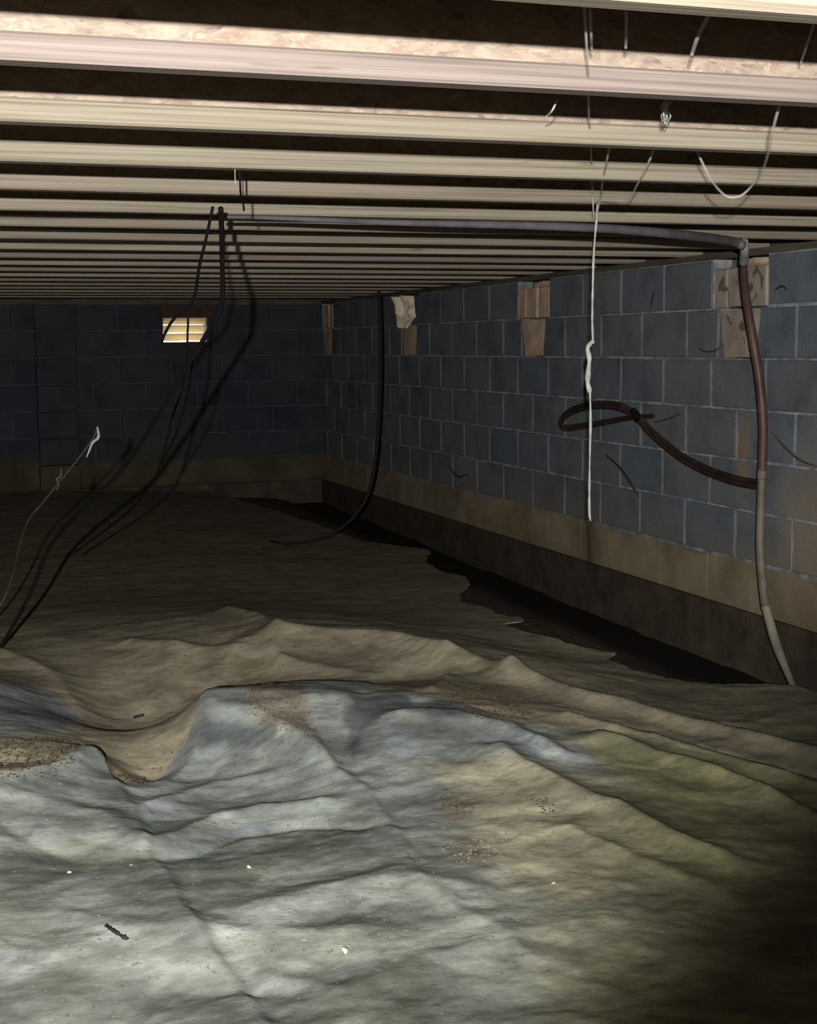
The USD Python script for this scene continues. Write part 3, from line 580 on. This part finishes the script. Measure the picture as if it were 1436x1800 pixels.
cable('hanging_cable', [(666,512,7.9),(668,560,7.9),(669,640,7.9),(667,710,7.9),(663,780,7.9),(653,848,7.9),(637,888,7.9),(610,920,7.95),(575,943,8.0),(540,952,8.0),(500,955,8.0),(476,951,8.1)], [.011,.011,.011,.0105,.010,.009,.007], M['far_cable'], 'dark cable dropping in front of the far right wall and curling onto the floor')
# white string and its dark tail
ws = thing('hanging_string', 'dusty white string with two knots hanging in front of the right wall', 'string')
S = [(1050,352),(1049,380),(1044,440),(1042,500),(1041,560),(1042,592),(1041,604)]
c = spline([aty(x, y, 3.53) for x, y in S], 10); r = .0024 + .0016 * meshkit.noise(np.stack([np.arange(len(c)) * .45, np.zeros(len(c)), np.zeros(len(c))], 1), 3); r[-6:] += .003
obj('upper_strand', tube(c, r, 8), M['string'], ws, smooth=True)
c = spline([aty(x, y, 3.53) for x, y in [(1041,600),(1033,612),(1036,630),(1034,655),(1033,672),(1037,690)]], 10); r = .0048 + .0036 * meshkit.noise(np.stack([np.arange(len(c)) * .3, np.zeros(len(c)) + 3, np.zeros(len(c))], 1), 4)
obj('knot', tube(c, r, 10), M['string'], ws, smooth=True, label='thick knotted middle')
c = spline([aty(x, y, 3.53) for x, y in [(1037,686),(1038,740),(1037,790),(1036,850),(1036,900),(1038,915)]], 12); r = .0022 + .0020 * meshkit.noise(np.stack([np.arange(len(c)) * .3, np.zeros(len(c)) + 6, np.zeros(len(c))], 1), 5)
obj('lower_strand', tube(c, r, 8), M['string'], ws, smooth=True)
c = spline([aty(x, y, 3.53) for x, y in [(1038,912),(1040,940),(1041,970),(1041,988)]], 6); obj('tail', tube(c, .0028, 6), M['string_dark'], ws, smooth=True, label='dark tail end')
# dusty string on the left
cable('dusty_string', [(170,752,4.6),(167,764,4.6),(150,790,4.65),(112,838,4.8),(78,880,4.95),(48,918,5.1),(34,960,5.3),(24,1005,5.5),(8,1050,5.6),(-15,1090,5.6)], [.0025,.003,.0032,.0035,.0032], M['grey_cable'], 'pale dusty string curving down at the left edge', 'string')
cable('dusty_string', [(171,750,4.6),(173,768,4.6),(163,778,4.6),(157,792,4.6),(152,804,4.6)], [.003,.0055,.004,.0035,.002], M['tape'], 'short pale frayed tuft dangling at the top of the left string', 'string tuft', 8)
cable('dusty_string', [(108,824,4.8),(106,838,4.8),(100,842,4.8),(103,852,4.8),(99,862,4.8)], [.003,.004,.004,.0025,.0015], M['grey_cable'], 'small frayed tuft halfway down the left string', 'string tuft', 8)
cable('dusty_string', [(414,286,3.01),(413,305,3.01),(414,324,3.01)], .0012, M['string'], 'short white thread hanging above the black cables', 'thread', 8)
cable('dusty_string', [(421,297,3.06),(422,322,3.07),(423,340,3.1),(427,356,3.2),(429,371,3.2)], .0022, M['black_rubber'], 'short black thread end hanging beside the black cables', 'thread', 8)
# thin dark roots and wires on the right wall; one wire draws a shadow
for pts, r, lab in ([(1065,800),(1085,818),(1100,836),(1112,856),(1122,872)], .006, 'thin dark strand on the right wall below the hose loop'), ([(789,815),(793,826),(805,838),(815,836),(824,834)], .006, 'small dark curved root low on the right wall'), ([(1355,758),(1372,778),(1392,798),(1412,812),(1445,822)], .0045, 'grey wire standing in for a cast shadow on the right wall beside the conduit'), ([(1228,612),(1240,618),(1258,616),(1270,606)], .004, 'dark curved wire stub on the wall left of the blocked vent'), ([(1150,510),(1147,525),(1143,545)], .004, 'small dark root high on the right wall'), ([(1150,742),(1168,738),(1200,726)], .004, 'faint thin wire beyond the hose loop end'), ([(1362,510),(1374,503),(1384,510)], .004, 'dark root end right of the blocked vent'):
    c = spline([atx(x, y, WX - r * .6) for x, y in pts], 8)
    obj('wall_root', tube(c, interp_r(len(c), [r * .5, r, r, r * .4]), 6), M['root'] if 'wire' not in lab else M['grey_cable'], smooth=True, label=lab, cat='root' if 'wire' not in lab else 'wire')

# ------------------------------------------------------------------ cobwebs
WEBS = [([(1027,8,1.7),(1030,60,1.75),(1033,120,1.9),(1035,200,2.3),(1039,270,2.8),(1041,330,3.4),(1043,372,3.5)], .0016, 'long straight cobweb strand falling to the white string'),
 ([(1037,10,1.7),(1039,60,1.75),(1040,85,1.85)], .0016, 'short cobweb strand beside the long straight one'),
 ([(1101,18,1.7),(1101,50,1.75),(1100,84,1.85)], .0017, 'lone upright cobweb strand right of the long straight one'),
 ([(1250,18,1.65),(1238,42,1.7),(1226,66,1.72),(1216,96,1.8)], .0022, 'beaded slanting cobweb strand at the nearest joist'),
 ([(1430,45,1.7),(1418,80,1.75),(1408,110,1.9)], .0016, 'slanting cobweb strand at the right edge'),
 ([(1072,255,2.7),(1066,285,2.8),(1059,320,3.1),(1056,345,3.4),(1050,372,3.5)], .0019, 'short cobweb strand joining the top of the white string'),
 ([(1174,180,2.25),(1166,212,2.35),(1150,260,2.7),(1138,290,2.8),(1120,325,3.0),(1105,350,3.2),(1082,352,3.3),(1060,352,3.4)], .0020, 'hooked cobweb strand swinging from the clump to the string'),
 ([(1224,262,2.7),(1234,285,2.72),(1247,310,2.75),(1262,332,2.8),(1280,346,2.82),(1302,344,2.8),(1322,326,2.75),(1340,300,2.6),(1350,270,2.4),(1358,230,2.2),(1370,185,2.1)], .0022, 'sagging U-shaped cobweb strand under the right joists'),
 ([(980,175,2.2),(970,195,2.2),(960,205,2.25)], .0014, 'tiny cobweb wisp below the second joist')]
for pts, r, lab in WEBS: cable('cobweb', pts, r * 1.35, M['web'], lab, 'cobweb', 8)
cl = []
for q in range(6):
    x0 = 1166 + 24 * rng.random(); cl.append(tube(spline([aty(x0 + rng.uniform(-9, 9), 178 + 12 * t + rng.uniform(-4, 4), 2.28 + rng.uniform(-.03, .03)) for t in range(4)], 6), .0016, 6))
obj('cobweb', trimesh.util.concatenate(cl), M['web'], smooth=True, label='small grey cobweb clump below the second joist', cat='cobweb', kind='stuff')

# ------------------------------------------------------------------ litter on the sheets
def floor_at(x, y): return on_floor(x, y, lambda p: relief(p) + .006)
def shard(p, s, flat=.35):
    q = rng.normal(size=(9, 3)); q /= np.linalg.norm(q, axis=1, keepdims=True); q *= np.array([s, s * rng.uniform(.35, .8), s * flat]); a = rng.uniform(0, 6.28)
    R = np.array([[math.cos(a), -math.sin(a), 0], [math.sin(a), math.cos(a), 0], [0, 0, 1]]); return hull(q @ R.T + p + [0, 0, s * flat * .4])
def litter(px, n, s, mat, label):
    pl = poly(px); lo, hi = pl.min(0), pl.max(0); pts = rng.uniform(lo, hi, (n * 3, 2)); pts = pts[sdf(pts, pl) + .12 * (n3(pts, 9, 7) - .5) > 0][:n]
    z = relief(pts) + .006
    obj('litter', trimesh.util.concatenate([shard(np.r_[p, q], s * rng.uniform(.4, 1.3)) for p, q in zip(pts, z)]), mat, label=label, cat='litter', kind='stuff')
litter([(380,1240),(430,1215),(520,1225),(560,1260),(570,1310),(520,1320),(440,1275)], 520, .0045, M['chip_dark'], 'brown crumbs gathered behind the left peak of the grey sheet')
litter([(800,1215),(880,1205),(950,1240),(900,1275),(820,1262)], 700, .0048, M['chip_dark'], 'dark and pale crumbs heaped on the right part of the ridge')
litter([(-20,1310),(130,1305),(140,1345),(60,1362),(-20,1370)], 500, .0045, M['chip_dark'], 'brown crumbs along the left edge of the grey sheet')
litter([(190,1355),(300,1320),(280,1365),(230,1382)], 200, .004, M['chip_dark'], 'brown crumbs in the notch between the two sheet peaks')
litter([(790,1485),(850,1475),(880,1510),(830,1525),(795,1520)], 160, .003, M['chip'], 'pale tan chips below the silt patch')
litter([(765,1390),(790,1375),(830,1430),(800,1440)], 120, .004, M['chip_dark'], 'dark crumbs at the left rim of the silt patch')
litter([(940,1410),(960,1405),(972,1425),(955,1438)], 60, .0045, M['chip_dark'], 'small dark crumb cluster in the middle of the silt patch')
litter([(0,1400),(700,1400),(900,1790),(0,1790)], 160, .003, M['chip'], 'tiny pale flecks strewn over the grey sheet')
for x, y, s, lab in [(437,1525,.008,'white fleck right of the long crease'), (230,1522,.006,'white fleck left of the long crease'), (607,1672,.013,'largest white fleck near the bottom middle'), (633,1577,.008,'white fleck above the largest one'), (972,1553,.006,'white fleck at the lower edge of the silt patch'), (122,1534,.006,'white fleck near the left edge')]:
    obj('fleck', shard(floor_at(x, y), s, .5), M['pebble'], label=lab, cat='fleck')
st = np.array([floor_at(x, y) for x, y in [(187,1628),(198,1636),(210,1644),(224,1652)]]); _c = spline(st + [0, 0, .001], 5); obj('twig', tube(_c, .001 + .005 * meshkit.noise(np.stack([np.arange(len(_c)) * .7] * 3, 1), 2), 6), M['root'], smooth=True, label='short dark twig on the grey sheet at lower left', cat='twig')
st = np.array([floor_at(x, y) for x, y in [(236,1262),(243,1260),(252,1258)]]); obj('twig', tube(spline(st + [0, 0, .002], 5), .0045, 6), M['root'], smooth=True, label='tiny dark twig in the tan hollow', cat='twig')
